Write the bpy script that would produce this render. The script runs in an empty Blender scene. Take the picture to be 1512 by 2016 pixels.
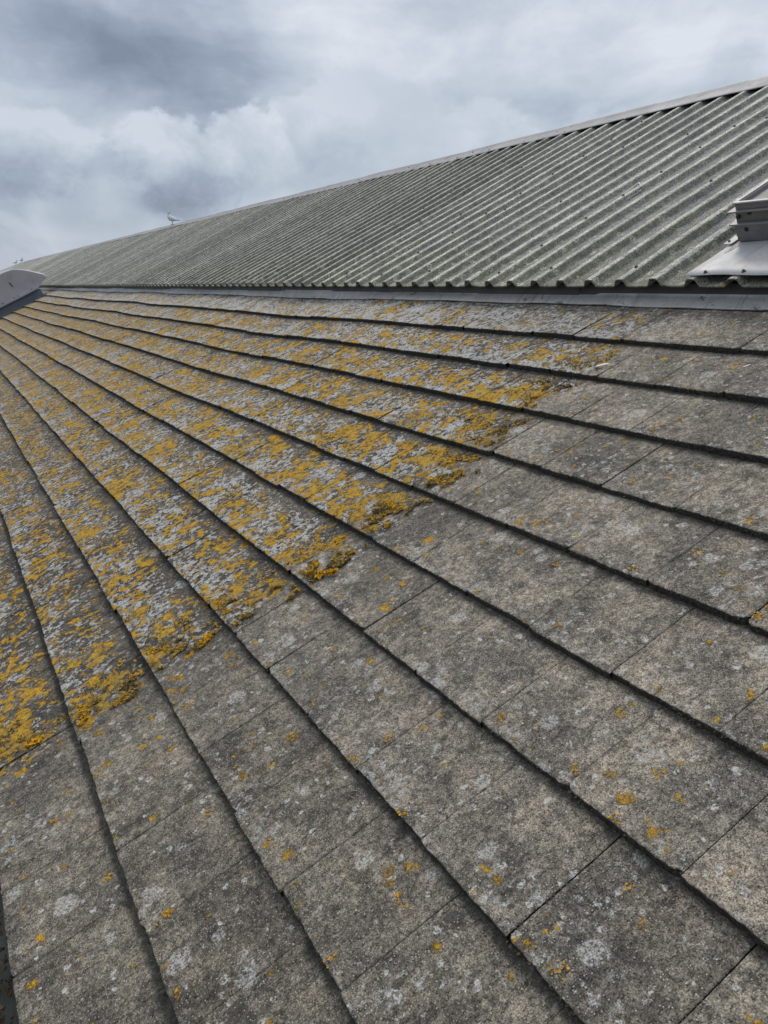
import bpy, math, random
import numpy as np
from mathutils import Vector, Matrix, noise as mnoise

S = bpy.context.scene
rng = np.random.RandomState(7)
random.seed(11)
R = math.radians

# ------------------------------------------------------------------ camera
FWD = Vector((0.47112562, 0.8375103, -0.27679801))
RGT = Vector((0.87156394, -0.49028185, 0.0))
UPV = Vector((0.13570904, 0.24124717, 0.96092812))
cam = bpy.data.objects.new('camera', bpy.data.cameras.new('camera'))
S.collection.objects.link(cam)
cam.matrix_world = Matrix(((RGT.x, UPV.x, -FWD.x, 0), (RGT.y, UPV.y, -FWD.y, 0), (RGT.z, UPV.z, -FWD.z, 0), (0, 0, 0, 1)))
cam.data.sensor_fit = 'VERTICAL'; cam.data.sensor_height = 24.0
cam.data.lens = 1543.7 / 2016 * 24.0
cam.data.clip_start = 0.05; cam.data.clip_end = 5000
S.camera = cam

def ray(px, py):
    d = FWD + RGT * ((px - 756) / 1543.7) - UPV * ((py - 1008) / 1543.7)
    return d.normalized()

# ------------------------------------------------------------------ node helpers
class NT:
    def __init__(s, tree): s.t = tree; s.n = tree.nodes; s.l = tree.links
    def new(s, typ, **kw):
        n = s.n.new(typ)
        for k, v in kw.items(): setattr(n, k, v)
        return n
    def put(s, sock, v):
        if v is None: return
        if isinstance(v, bpy.types.NodeSocket): s.l.new(v, sock)
        else:
            if sock.type == 'RGBA' and len(v) == 3: v = (*v, 1)
            sock.default_value = v
    def math(s, op, a, b=None, c=None, clamp=False):
        n = s.new('ShaderNodeMath', operation=op, use_clamp=clamp)
        s.put(n.inputs[0], a); s.put(n.inputs[1], b); s.put(n.inputs[2], c)
        return n.outputs[0]
    def vmath(s, op, a, b=None, out=0):
        n = s.new('ShaderNodeVectorMath', operation=op)
        s.put(n.inputs[0], a); s.put(n.inputs[1], b)
        return n.outputs[out]
    def noise(s, vec, scale, detail=4, rough=.55, dist=0.0, col=False):
        n = s.new('ShaderNodeTexNoise'); s.put(n.inputs['Vector'], vec)
        n.inputs['Scale'].default_value = scale; n.inputs['Detail'].default_value = detail
        n.inputs['Roughness'].default_value = rough; n.inputs['Distortion'].default_value = dist
        return n.outputs['Color'] if col else n.outputs['Fac']
    def vor(s, vec, scale, feature='F1', out='Distance', rand=1.0):
        n = s.new('ShaderNodeTexVoronoi', feature=feature); s.put(n.inputs['Vector'], vec)
        n.inputs['Scale'].default_value = scale; n.inputs['Randomness'].default_value = rand
        return n.outputs[out]
    def step(s, x, a, b, lo=0.0, hi=1.0):
        n = s.new('ShaderNodeMapRange', interpolation_type='SMOOTHSTEP')
        s.put(n.inputs['Value'], x); s.put(n.inputs['From Min'], a); s.put(n.inputs['From Max'], b)
        s.put(n.inputs['To Min'], lo); s.put(n.inputs['To Max'], hi)
        return n.outputs[0]
    def lin(s, x, a, b, lo=0.0, hi=1.0):
        n = s.new('ShaderNodeMapRange'); s.put(n.inputs['Value'], x)
        s.put(n.inputs['From Min'], a); s.put(n.inputs['From Max'], b)
        s.put(n.inputs['To Min'], lo); s.put(n.inputs['To Max'], hi)
        return n.outputs[0]
    def mix(s, f, a, b, mode='MIX'):
        n = s.new('ShaderNodeMix', data_type='RGBA', blend_type=mode)
        s.put(n.inputs[0], f); s.put(n.inputs[6], a); s.put(n.inputs[7], b)
        return n.outputs[2]
    def mapv(s, vec, scale=(1, 1, 1), loc=(0, 0, 0)):
        n = s.new('ShaderNodeMapping'); s.put(n.inputs[0], vec)
        n.inputs['Scale'].default_value = scale; n.inputs['Location'].default_value = loc
        return n.outputs[0]
    def bump(s, h, dist, strength=1.0, nrm=None):
        n = s.new('ShaderNodeBump'); s.put(n.inputs['Height'], h)
        n.inputs['Distance'].default_value = dist; n.inputs['Strength'].default_value = strength
        s.put(n.inputs['Normal'], nrm)
        return n.outputs[0]

def material(name):
    m = bpy.data.materials.new(name); m.use_nodes = True
    t = NT(m.node_tree); b = m.node_tree.nodes['Principled BSDF']
    tc = t.new('ShaderNodeTexCoord')
    return m, t, b, tc.outputs['Object']

# ------------------------------------------------------------------ world: overcast daylight, broken cloud
SUN_EL, SUN_AZ = 50.0, 38.0      # azimuth measured from +Y (along the roofs) towards +X (up the slope)
w = bpy.data.worlds.new('World'); S.world = w; w.use_nodes = True
t = NT(w.node_tree); bg = w.node_tree.nodes['Background']; outw = w.node_tree.nodes['World Output']
tc = t.new('ShaderNodeTexCoord'); dirv = t.vmath('NORMALIZE', tc.outputs['Generated'])
sep = t.new('ShaderNodeSeparateXYZ'); t.put(sep.inputs[0], dirv)
z = sep.outputs[2]
warp = t.noise(t.mapv(dirv, (1, 1, 1.5)), 5.0, 4, .5, col=True)
wv = t.vmath('MULTIPLY', t.vmath('SUBTRACT', warp, (.5, .5, .5)), (.10, .10, .07))
dw = t.vmath('ADD', dirv, wv)
big = t.noise(t.mapv(dw, (1, 1, 2.2), (3.1, 0.7, 0)), 2.6, 4, .5)
streak = t.noise(t.mapv(dw, (1, 1, 4.2), (1.3, 4.4, 0)), 4.2, 5, .55)
puff = t.noise(t.mapv(dw, (1, 1, 1.4), (7.7, 2.2, 0)), 10.0, 7, .6)
val = t.math('ADD', t.math('MULTIPLY', big, .85), t.math('MULTIPLY', streak, .62))
val = t.math('ADD', val, t.math('MULTIPLY', puff, .62))
val = t.math('SUBTRACT', val, 1.02)                # around zero
def sky_len(px, py, zs):
    df = t.vmath('MULTIPLY', t.vmath('SUBTRACT', dw, tuple(ray(px, py))), (1, 1, zs))
    return t.vmath('LENGTH', df, out=1)
def blob(px, py, rad, amp, zs=1.7):
    """a cloud bank fixed in the sky: direction, angular radius, brightness"""
    global val
    val = t.math('ADD', val, t.step(sky_len(px, py, zs), 0.0, rad, amp, 0.0))
def cumulus(px, py, rpx, top, base, zs=1.25, soft=.20, amt=.85):
    """a heaped cloud: ragged crown catching the light, grey underside"""
    global val
    rad = rpx / 1543.7
    ln = t.math('DIVIDE', sky_len(px, py, zs), rad)
    ln = t.math('ADD', ln, t.lin(puff, .25, .75, .42, -.42))
    mask = t.step(ln, 1.0, 1.0 - soft, 0, amt)
    hz = t.math('SUBTRACT', z, ray(px, py).z)
    sh = t.lin(t.math('ADD', hz, t.lin(puff, .25, .75, -rad * .85, rad * .85)), -rad * .75, rad * .75, base, top * .70)
    mask = t.math('MULTIPLY', mask, t.step(hz, -rad * .95, -rad * .2))
    mixn = t.new('ShaderNodeMix', data_type='FLOAT'); t.put(mixn.inputs[0], mask); t.put(mixn.inputs[2], val); t.put(mixn.inputs[3], sh)
    val = mixn.outputs[0]
blob(215, 60, .24, -.25); blob(420, 90, .15, -.10); blob(40, 95, .10, .16); blob(1210, 140, .22, -.12, 3)
blob(660, 60, .25, .10); blob(130, 200, .16, .10, 3.4); blob(900, 40, .30, .06); blob(1450, 60, .2, .12)
blob(600, 160, .18, -.12, 3.5); blob(250, 170, .2, -.06, 3)
cumulus(1200, 320, 120, .24, .02, 1.0, .5, .7)
cumulus(960, 310, 125, .38, -.06, 1.1)
cumulus(760, 310, 140, .26, .0, 1.0, .35)
cumulus(640, 290, 120, .34, -.10)
cumulus(480, 310, 100, .44, -.12)
cumulus(75, 330, 115, .32, -.30)
cumulus(340, 350, 118, .38, -.34)
cumulus(210, 400, 90, .14, -.12, 1.2, .5)
blob(370, 385, .11, -.22, 2.6); blob(60, 345, .05, -.10, 1.5)
blob(60, 440, .15, -.10, 3); blob(150, 480, .14, .04, 4); blob(900, 170, .2, -.10, 3); blob(1330, 110, .10, .10, 2); blob(230, 400, .05, .08, 2)
lit = t.lin(val, -.43, .36)
ramp = t.new('ShaderNodeValToRGB'); t.put(ramp.inputs[0], lit)
cr = ramp.color_ramp; cr.interpolation = 'LINEAR'
cr.elements[0].position = 0; cr.elements[0].color = (.205, .245, .325, 1)
cr.elements[1].position = 1; cr.elements[1].color = (.74, .78, .84, 1)
for p_, c_ in ((.3, (.315, .375, .475)), (.55, (.465, .525, .62)), (.8, (.60, .655, .735))):
    e = cr.elements.new(p_); e.color = (*c_, 1)
# overcast sky brightens towards the zenith, outside the frame
zen = t.step(z, .32, .80)
cl = t.mix(1, ramp.outputs[0], t.mix(zen, (1, 1, 1), (1.95, 1.80, 1.60)), 'MULTIPLY')
sky = t.new('ShaderNodeTexSky', sky_type='NISHITA'); sky.sun_disc = False
sky.sun_elevation = R(SUN_EL); sky.sun_rotation = R(SUN_AZ)
bg2 = t.new('ShaderNodeBackground'); t.put(bg2.inputs[0], sky.outputs[0]); bg2.inputs[1].default_value = .1
t.put(bg.inputs[0], cl); bg.inputs[1].default_value = 1.0
mx = t.new('ShaderNodeMixShader'); mx.inputs[0].default_value = .93
t.l.new(bg2.outputs[0], mx.inputs[1]); t.l.new(bg.outputs[0], mx.inputs[2]); t.l.new(mx.outputs[0], outw.inputs[0])

sun = bpy.data.objects.new('sun', bpy.data.lights.new('sun', 'SUN')); S.collection.objects.link(sun)
sun.data.energy = 1.5; sun.data.angle = R(14); sun.data.color = (1, .93, .83)
sd = Vector((math.sin(R(SUN_AZ)) * math.cos(R(SUN_EL)), math.cos(R(SUN_AZ)) * math.cos(R(SUN_EL)), math.sin(R(SUN_EL))))
sun.rotation_euler = sd.to_track_quat('Z', 'Y').to_euler()
S.view_settings.view_transform = 'Standard'; S.view_settings.look = 'None'
S.view_settings.exposure = 0.0; S.view_settings.gamma = 1.0
S.render.engine = 'CYCLES'
S.cycles.max_bounces = 3; S.cycles.diffuse_bounces = 2; S.cycles.glossy_bounces = 2; S.cycles.transmission_bounces = 0

# ------------------------------------------------------------------ mesh helpers
def link(name, me, mat=None, parent=None, smooth=False):
    o = bpy.data.objects.new(name, me); S.collection.objects.link(o)
    if mat: me.materials.append(mat)
    if parent: o.parent = parent
    if smooth: me.polygons.foreach_set('use_smooth', [True] * len(me.polygons))
    return o
def thing(name, label, cat, group=None, loc=(0, 0, 0), rz=0):
    o = bpy.data.objects.new(name, None); S.collection.objects.link(o)
    o.location = loc; o.rotation_euler = (0, 0, rz); o.empty_display_size = .1
    tag(o, label, cat, group); return o
def tag(o, label, cat, group=None, kind=None):
    o['label'] = label; o['category'] = cat
    if group: o['group'] = group
    if kind: o['kind'] = kind
def from_np(name, V, F, attrs=None):
    """V (n,3), F (m,4) int arrays"""
    me = bpy.data.meshes.new(name)
    me.vertices.add(len(V)); me.vertices.foreach_set('co', np.asarray(V, np.float32).ravel())
    k = F.shape[1]
    me.loops.add(F.size); me.loops.foreach_set('vertex_index', F.ravel().astype(np.int32))
    me.polygons.add(len(F)); me.polygons.foreach_set('loop_start', np.arange(0, F.size, k, dtype=np.int32))
    me.polygons.foreach_set('loop_total', np.full(len(F), k, np.int32))
    for an, av in (attrs or {}).items():
        a = me.attributes.new(an, 'FLOAT', 'POINT'); a.data.foreach_set('value', np.asarray(av, np.float32))
    me.update(calc_edges=True); me.validate(); return me
def grid_faces(nr, nc, off=0):
    i = np.arange(nr - 1)[:, None] * nc + np.arange(nc - 1)[None, :]
    return np.stack([i, i + 1, i + nc + 1, i + nc], -1).reshape(-1, 4) + off
_perm = rng.rand(64, 64, 64)
def vnoise(P):
    """value noise, P (...,3)"""
    i = np.floor(P).astype(int); f = P - i; f = f * f * (3 - 2 * f)
    r = 0
    for a in (0, 1):
        for b in (0, 1):
            for c in (0, 1):
                wgt = (f[..., 0] if a else 1 - f[..., 0]) * (f[..., 1] if b else 1 - f[..., 1]) * (f[..., 2] if c else 1 - f[..., 2])
                r = r + wgt * _perm[(i[..., 0] + a) % 64, (i[..., 1] + b) % 64, (i[..., 2] + c) % 64]
    return r * 2 - 1
class MB:
    def __init__(s): s.v = []; s.f = []
    def add(s, v, f):
        o = len(s.v); s.v += [tuple(x) for x in v]; s.f += [tuple(i + o for i in q) for q in f]
    def hexa(s, p):   # 8 points: bottom 0-3, top 4-7
        s.add(p, [(3, 2, 1, 0), (4, 5, 6, 7), (0, 1, 5, 4), (1, 2, 6, 5), (2, 3, 7, 6), (3, 0, 4, 7)])
    def extrude(s, prof, fn, a, b):
        """closed profile of 2d points; fn(p, t) -> 3d"""
        n = len(prof); v = [fn(p, a) for p in prof] + [fn(p, b) for p in prof]
        s.add(v, [(i, (i + 1) % n, (i + 1) % n + n, i + n) for i in range(n)] + [tuple(range(n))[::-1], tuple(range(n, 2 * n))])
    def tube(s, pts, rad, seg=8):
        pts = [Vector(p) for p in pts]; n = len(pts); base = len(s.v)
        if not hasattr(rad, '__len__'): rad = [rad] * n
        for i, p in enumerate(pts):
            d = (pts[min(i + 1, n - 1)] - pts[max(i - 1, 0)]).normalized()
            a = d.orthogonal().normalized() if i == 0 else (a - d * a.dot(d)).normalized()
            b = d.cross(a)
            for k in range(seg):
                q = 2 * math.pi * k / seg
                s.v.append(tuple(p + (a * math.cos(q) + b * math.sin(q)) * rad[i]))
        for i in range(n - 1):
            for k in range(seg):
                k2 = (k + 1) % seg
                s.f.append((base + i * seg + k, base + i * seg + k2, base + (i + 1) * seg + k2, base + (i + 1) * seg + k))
        s.f.append(tuple(base + k for k in range(seg))[::-1]); s.f.append(tuple(base + (n - 1) * seg + k for k in range(seg)))
    def build(s, name, mat, parent=None, smooth=False, bevel=0):
        me = bpy.data.meshes.new(name); me.from_pydata(s.v, [], s.f); me.update()
        o = link(name, me, mat, parent, smooth)
        if bevel:
            b = o.modifiers.new('bevel', 'BEVEL'); b.width = bevel; b.segments = 2; b.limit_method = 'ANGLE'
        return o

# ------------------------------------------------------------------ roof geometry constants
AL, BE = 0.460577, 0.377            # roof pitch, lay of each tile
X1, Z1 = 3.05362, -0.25971          # nose of the top course
G, W = 0.345, 0.34937
GA, XE, RL = 0.46135, 3.40, 3.745   # upper roof pitch, eave, length to ridge flashing edge
PP, YR0 = 0.24436, 2.608            # rib spacing, a rib
cA, sA, cB, sB = math.cos(AL), math.sin(AL), math.cos(BE), math.sin(BE)
cG, sG = math.cos(GA), math.sin(GA)
def nose(k): return X1 - G * cA * (k - 1), Z1 - G * sA * (k - 1)
def slope_pt(s, n, Y):              # s up the tiled slope from the top nose, n normal
    return (X1 + s * cA - n * sA, Y, Z1 + s * sA + n * cA)
def up_pt(s, n, Y):                 # the same on the upper roof
    return (XE + s * cG - n * sG, Y, s * sG + n * cG + ridge_sag(Y) * s / RL)
def ridge_sag(Y): return -.30 * max(0, min(1, (Y - 68) / 26)) ** 1.2
YC = 2.87                           # edge of the thick lichen

# ------------------------------------------------------------------ materials
def tile_material():
    m, t, b, P = material('concrete_tile')
    sp = t.new('ShaderNodeSeparateXYZ'); t.put(sp.inputs[0], P)
    Y = sp.outputs[1]
    def attr(n):
        a = t.new('ShaderNodeAttribute', attribute_name=n); return a.outputs['Fac']
    tr, vf, ck = attr('tile_rand'), attr('tile_v'), attr('course')
    wv = t.vmath('ADD', P, t.vmath('SCALE', t.vmath('SUBTRACT', t.noise(P, 26, 3, .6, col=True), (.5, .5, .5))))
    wv.node.inputs[0].links[0].from_node  # keep
    sc = [n for n in t.n if n.type == 'VECT_MATH' and n.operation == 'SCALE'][-1]; sc.inputs['Scale'].default_value = .035
    # base concrete
    n1 = t.noise(P, 3.3, 4, .6); n2 = t.noise(P, 14, 5, .65); n3 = t.noise(P, 270, 2, .8); n4 = t.noise(P, 105, 3, .75)
    base = t.mix(t.step(n1, .35, .66), (.142, .132, .117), (.275, .245, .203))
    base = t.mix(t.step(n2, .44, .68, 0, .66), base, (.060, .057, .053))
    base = t.mix(t.step(t.noise(P, 6.5, 4, .6), .50, .68, 0, .32), base, (.27, .22, .17))
    tv = t.lin(tr, 0, 1, .88, 1.14)
    base = t.mix(1, base, t.vmath('MULTIPLY', (1, 1, 1), tv), 'MULTIPLY')
    g = t.math('ADD', t.step(n3, .38, .64, 0, .62), t.step(n4, .38, .62, 0, .38))
    base = t.mix(g, t.mix(1, base, (.20, .20, .21), 'MULTIPLY'), t.mix(1, base, (1.95, 1.93, 1.88), 'MULTIPLY'))
    strk = t.noise(t.mapv(P, (2.2, 9, 2.2)), 5, 4, .65)
    base = t.mix(t.step(strk, .5, .72, 0, .5), base, t.mix(1, base, (.42, .42, .42), 'MULTIPLY'))
    base = t.mix(t.math('MULTIPLY', t.step(t.math('ADD', ck, t.lin(n1, 0, 1, -1.5, 1.5)), 6.5, 10.5, 0, .55), t.step(Y, 1.5, 3.5, 1, .3)), base, t.mix(1, base, (.45, .46, .45), 'MULTIPLY'))  # lower near courses darkened: shade and wetness painted into the base colour
    n5 = t.noise(P, 42, 3, .75)
    base = t.mix(t.step(n5, .40, .62), t.mix(1, base, (.70, .70, .70), 'MULTIPLY'), t.mix(1, base, (1.25, 1.24, 1.22), 'MULTIPLY'))
    base = t.mix(t.step(t.noise(P, 9, 4, .75), .60, .67, 0, .6), base, (.045, .044, .042))
    grit = t.step(t.vor(P, 170), .18, .34, 1, 0)
    gsel = t.step(t.vor(P, 170, out='Color'), .55, .75)
    base = t.mix(t.math('MULTIPLY', t.math('MULTIPLY', grit, gsel), .7), base, (.56, .54, .50))
    # lichen fields
    jag = t.lin(t.noise(P, 6, 6, .7), 0, 1, -.50, .50)
    yj = t.math('ADD', Y, jag)
    heavy = t.math('MULTIPLY', t.step(yj, YC - .07, YC + .12), t.math('SUBTRACT', 1, t.math('MULTIPLY', t.step(ck, .9, 2.6, 1, 0), t.step(Y, 3.2, 5.5, .38, .0))))
    crust = t.math('MULTIPLY', heavy, t.step(yj, YC + .05, YC + .35, 1, 0))
    far = t.step(Y, 5, 16)
    topc = t.step(ck, .5, 3.5, 1, 0)           # the top courses carry less of it
    lowc = t.step(ck, 6.5, 10.5)
    shade = t.step(vf, .62, .97)               # strip just below the next nose stays bare
    # white crust
    wn = t.noise(wv, 34, 4, .66)
    wf = t.noise(P, 5.0, 3, .55)
    w_thr = t.math('ADD', .590, t.math('MULTIPLY', heavy, -.108))
    w_thr = t.math('ADD', w_thr, t.math('MULTIPLY', t.lin(wf, .3, .7, .13, -.08), t.lin(heavy, 0, 1, 1.1, .5)))
    w_thr = t.math('ADD', w_thr, t.math('MULTIPLY', shade, .10))
    w_thr = t.math('ADD', w_thr, t.math('MULTIPLY', lowc, .045))
    w_thr = t.math('ADD', w_thr, t.math('MULTIPLY', t.math('MULTIPLY', topc, heavy), -.04))
    w_thr = t.math('ADD', w_thr, t.math('MULTIPLY', t.step(vf, .03, .32, 1, 0), -.045))
    wm = t.step(t.math('SUBTRACT', wn, w_thr), -.012, .022)
    crk = t.vor(wv, 62, 'DISTANCE_TO_EDGE')
    wm = t.math('MULTIPLY', wm, t.step(crk, .01, .07, .3, 1))
    # round pale thalli on the bare side
    v1 = t.vor(wv, 9.0); vc1 = t.vor(wv, 9.0, out='Color')
    spv = t.new('ShaderNodeSeparateColor'); t.put(spv.inputs[0], vc1)
    r1 = t.lin(spv.outputs[0], .60, 1.0, .0, .38)
    rm = t.math('MULTIPLY', t.step(t.math('SUBTRACT', r1, v1), -.015, .06), t.step(spv.outputs[0], .60, .62))
    rm = t.math('MULTIPLY', rm, t.step(t.noise(P, 120, 3, .8), .42, .60, .05, .85))
    v2 = t.vor(wv, 31.0); vc2 = t.vor(wv, 31.0, out='Color')
    sp2 = t.new('ShaderNodeSeparateColor'); t.put(sp2.inputs[0], vc2)
    r2 = t.math('MULTIPLY', t.step(t.math('SUBTRACT', t.lin(sp2.outputs[1], .50, 1, 0, .42), v2), -.02, .07), t.step(sp2.outputs[1], .50, .52))
    wcol = t.mix(t.noise(P, 60, 3), (.42, .425, .415), (.66, .66, .645))
    wcol = t.mix(t.step(t.noise(P, 240, 2, .7), .34, .52, .6, 0), wcol, (.15, .15, .15))
    # orange-yellow lichen
    on = t.noise(wv, 17, 5, .66); of = t.noise(P, 4.2, 3, .55)
    o_thr = t.math('ADD', .70, t.math('MULTIPLY', heavy, -.185))
    o_thr = t.math('ADD', o_thr, t.lin(of, .3, .7, .10, -.10))
    o_thr = t.math('ADD', o_thr, t.math('MULTIPLY', t.step(Y, 1.6, YC, 0, 1), t.lin(heavy, 0, 1, -.030, 0)))
    o_thr = t.math('ADD', o_thr, t.math('MULTIPLY', crust, -.042))
    o_thr = t.math('ADD', o_thr, t.math('MULTIPLY', shade, .075))
    o_thr = t.math('ADD', o_thr, t.math('MULTIPLY', t.math('MULTIPLY', topc, heavy), t.step(Y, 3.0, 4.6, .11, .055)))
    o_thr = t.math('ADD', o_thr, t.math('MULTIPLY', t.math('MULTIPLY', lowc, heavy), .035))
    om = t.step(t.math('SUBTRACT', on, o_thr), -.008, .012)
    om = t.math('MULTIPLY', om, t.step(t.noise(P, 90, 3, .8), .34, .46, .35, 1))
    v3 = t.vor(wv, 13.0); vc3 = t.vor(wv, 13.0, out='Color')
    sp3 = t.new('ShaderNodeSeparateColor'); t.put(sp3.inputs[0], vc3)
    om2 = t.math('MULTIPLY', t.step(t.math('SUBTRACT', t.lin(sp3.outputs[2], .74, 1, .05, .30), v3), -.03, .05), t.step(sp3.outputs[2], .74, .75))
    om2 = t.math('MULTIPLY', om2, t.step(t.noise(P, 70, 4, .75), .42, .56))
    om = t.math('MAXIMUM', om, om2)
    ocol = t.mix(t.step(t.noise(P, 38, 4, .7), .3, .7), (.31, .185, .022), (.69, .385, .028))
    ocol = t.mix(t.step(t.noise(P, 150, 3, .7), .36, .6, .55, 0), ocol, (.15, .10, .03))
    ocol = t.mix(t.step(t.noise(P, 9, 2), .52, .68, 0, .5), ocol, (.42, .32, .05))
    ocol = t.mix(t.math('MULTIPLY', crust, t.step(t.noise(P, 48, 4, .8), .42, .58, .85, .1)), ocol, (.17, .125, .045))
    c = t.mix(t.math('MULTIPLY', heavy, .82), base, t.mix(1, base, (.42, .42, .43), 'MULTIPLY'))
    brk = t.step(t.noise(P, 85, 4, .8), .44, .58)
    r2 = t.math('MULTIPLY', r2, brk)
    wm = t.math('MULTIPLY', wm, t.math('MAXIMUM', t.lin(brk, 0, 1, .15, 1), t.math('MULTIPLY', heavy, .9)))
    c = t.mix(t.math('MULTIPLY', rm, .8), c, wcol); c = t.mix(t.math('MULTIPLY', r2, .95), c, wcol)
    c = t.mix(wm, c, wcol)
    c = t.mix(om, c, ocol)
    # algae-black nose, and shade under the lap painted as a dark strip
    lap_shade = t.math('MULTIPLY', t.step(t.math('ADD', vf, t.lin(n2, 0, 1, -.05, .05)), .93, .985), .7)
    c = t.mix(lap_shade, c, (.030, .031, .028))
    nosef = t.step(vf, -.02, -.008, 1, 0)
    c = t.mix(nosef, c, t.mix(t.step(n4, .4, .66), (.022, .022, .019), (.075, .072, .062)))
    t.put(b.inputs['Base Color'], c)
    b.inputs['Roughness'].default_value = .95
    b.inputs['Specular IOR Level'].default_value = .25
    h = t.math('ADD', t.math('MULTIPLY', n3, .0016), t.math('MULTIPLY', n4, .0018))
    h = t.math('ADD', h, t.math('MULTIPLY', t.math('MAXIMUM', wm, t.math('MULTIPLY', om, 1.7)), .0018))
    h = t.math('ADD', h, t.math('MULTIPLY', t.math('MULTIPLY', om, t.noise(P, 75, 3, .7)), .006))
    h = t.math('ADD', h, t.math('MULTIPLY', n2, .004))
    t.put(b.inputs['Normal'], t.bump(h, 1.0, .85))
    return m

def sheet_material():
    m, t, b, P = material('corrugated_cement')
    a = t.new('ShaderNodeAttribute', attribute_name='rib_h'); rh = a.outputs['Fac']
    a = t.new('ShaderNodeAttribute', attribute_name='up_s'); us = a.outputs['Fac']
    a = t.new('ShaderNodeAttribute', attribute_name='near_side'); ns = a.outputs['Fac']
    a = t.new('ShaderNodeAttribute', attribute_name='sheet_rand'); sr = a.outputs['Fac']
    n1 = t.noise(P, 2.0, 4, .6); n2 = t.noise(P, 11, 5, .65); n3 = t.noise(P, 120, 4, .75); n4 = t.noise(P, 45, 4, .7)
    st = t.noise(t.mapv(P, (1, 6, 1)), 2.2, 4, .6)
    c = t.mix(t.step(n1, .3, .7), (.165, .170, .175), (.245, .246, .238))
    c = t.mix(t.step(st, .42, .68, 0, .55), c, (.27, .275, .255))
    # green algae on the flanks, thicker by the eave; near flanks' shade painted in
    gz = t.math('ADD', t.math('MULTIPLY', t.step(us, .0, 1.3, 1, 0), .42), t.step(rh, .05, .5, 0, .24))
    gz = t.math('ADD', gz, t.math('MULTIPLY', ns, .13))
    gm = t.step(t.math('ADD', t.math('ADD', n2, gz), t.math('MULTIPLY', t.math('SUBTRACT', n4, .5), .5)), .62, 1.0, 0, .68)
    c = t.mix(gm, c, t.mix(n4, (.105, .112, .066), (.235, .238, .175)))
    c = t.mix(t.step(rh, .84, 1.0, 0, .75), c, (.55, .56, .53))  # pale crests: weathering plus light on the rib tops, painted into the colour
    # pale crust rings low down
    wv = t.vmath('ADD', P, t.vmath('MULTIPLY', t.vmath('SUBTRACT', t.noise(P, 30, 3, .6, col=True), (.5, .5, .5)), (.03, .03, .03)))
    v = t.vor(wv, 16); vc = t.vor(wv, 16, out='Color'); sp = t.new('ShaderNodeSeparateColor'); t.put(sp.inputs[0], vc)
    lowm = t.step(us, .15, 1.3, .82, .02)
    lim = t.math('SUBTRACT', 1.0, t.math('MULTIPLY', lowm, .55))
    rr = t.math('MULTIPLY', t.step(v, .30, .40, 1, 0), t.step(sp.outputs[0], lim, t.math('ADD', lim, .02)))
    c = t.mix(t.math('MULTIPLY', rr, .62), c, t.mix(t.step(v, .12, .28), (.27, .30, .22), (.46, .49, .42)))
    # granular speckle
    c = t.mix(t.step(n3, .34, .66), t.mix(1, c, (.33, .34, .36), 'MULTIPLY'), t.mix(1, c, (1.6, 1.6, 1.56), 'MULTIPLY'))
    c = t.mix(t.step(t.noise(P, 70, 3, .7), .56, .66, 0, .65), c, (.045, .05, .048))
    c = t.mix(t.step(t.noise(P, 7, 5, .7), .46, .62, 0, .35), c, (.07, .08, .085))
    c = t.mix(t.step(t.noise(P, 24, 3, .75), .42, .60), t.mix(1, c, (.92, .93, .94), 'MULTIPLY'), t.mix(1, c, (1.28, 1.27, 1.24), 'MULTIPLY'))
    c = t.mix(t.math('MULTIPLY', t.step(n2, .66, .72), t.step(us, 0, .25, .8, 0)), c, (.42, .27, .04))
    c = t.mix(1, c, t.vmath('MULTIPLY', (1.04, 1.0, .99), t.lin(sr, 0, 1, .82, 1.2)), 'MULTIPLY')
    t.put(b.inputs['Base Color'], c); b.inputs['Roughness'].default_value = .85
    b.inputs['Specular IOR Level'].default_value = .3
    h = t.math('ADD', t.math('MULTIPLY', n3, .004), t.math('MULTIPLY', n4, .004))
    t.put(b.inputs['Normal'], t.bump(h, 1.0, .8))
    return m

def simple(name, col, col2=None, rough=.6, metal=0.0, scale=8, fine=90, bump=.0006, spots=None, spec=.5):
    m, t, b, P = material(name)
    n = t.noise(P, scale, 5, .6); f = t.noise(P, fine, 3, .6)
    c = t.mix(t.step(n, .3, .7), col, col2 or tuple(x * .7 for x in col))
    c = t.mix(t.step(f, .3, .7, .22, 0), c, tuple(x * .4 for x in col))
    if spots:
        s1, sc, thr = spots
        c = t.mix(t.step(t.noise(t.mapv(P, (1, .5, 1)), sc, 4, .7), thr, thr + .03, 0, .85), c, s1)
    if name == 'aluminium_flashing':
        c = t.mix(t.step(t.noise(t.mapv(P, (.6, 14, .6)), 2.2, 4, .65), .52, .70, 0, .65), c, (.13, .135, .125))
        c = t.mix(t.step(t.noise(P, 55, 4, .75), .60, .68, 0, .7), c, (.07, .07, .06))
    if name in ('skirt_metal', 'weathered_gel_coat', 'curb_metal', 'ridge_cap_metal'):
        c = t.mix(t.step(t.noise(t.mapv(P, (1, 7, 1)), 3.5, 4, .7), .52, .74, 0, .45), c, tuple(x * .45 for x in col))
    t.put(b.inputs['Base Color'], c)
    t.put(b.inputs['Roughness'], t.lin(n, 0, 1, rough * .8, min(1, rough * 1.2)))
    b.inputs['Metallic'].default_value = metal; b.inputs['Specular IOR Level'].default_value = spec
    if bump: t.put(b.inputs['Normal'], t.bump(f, bump, 1))
    return m
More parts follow.
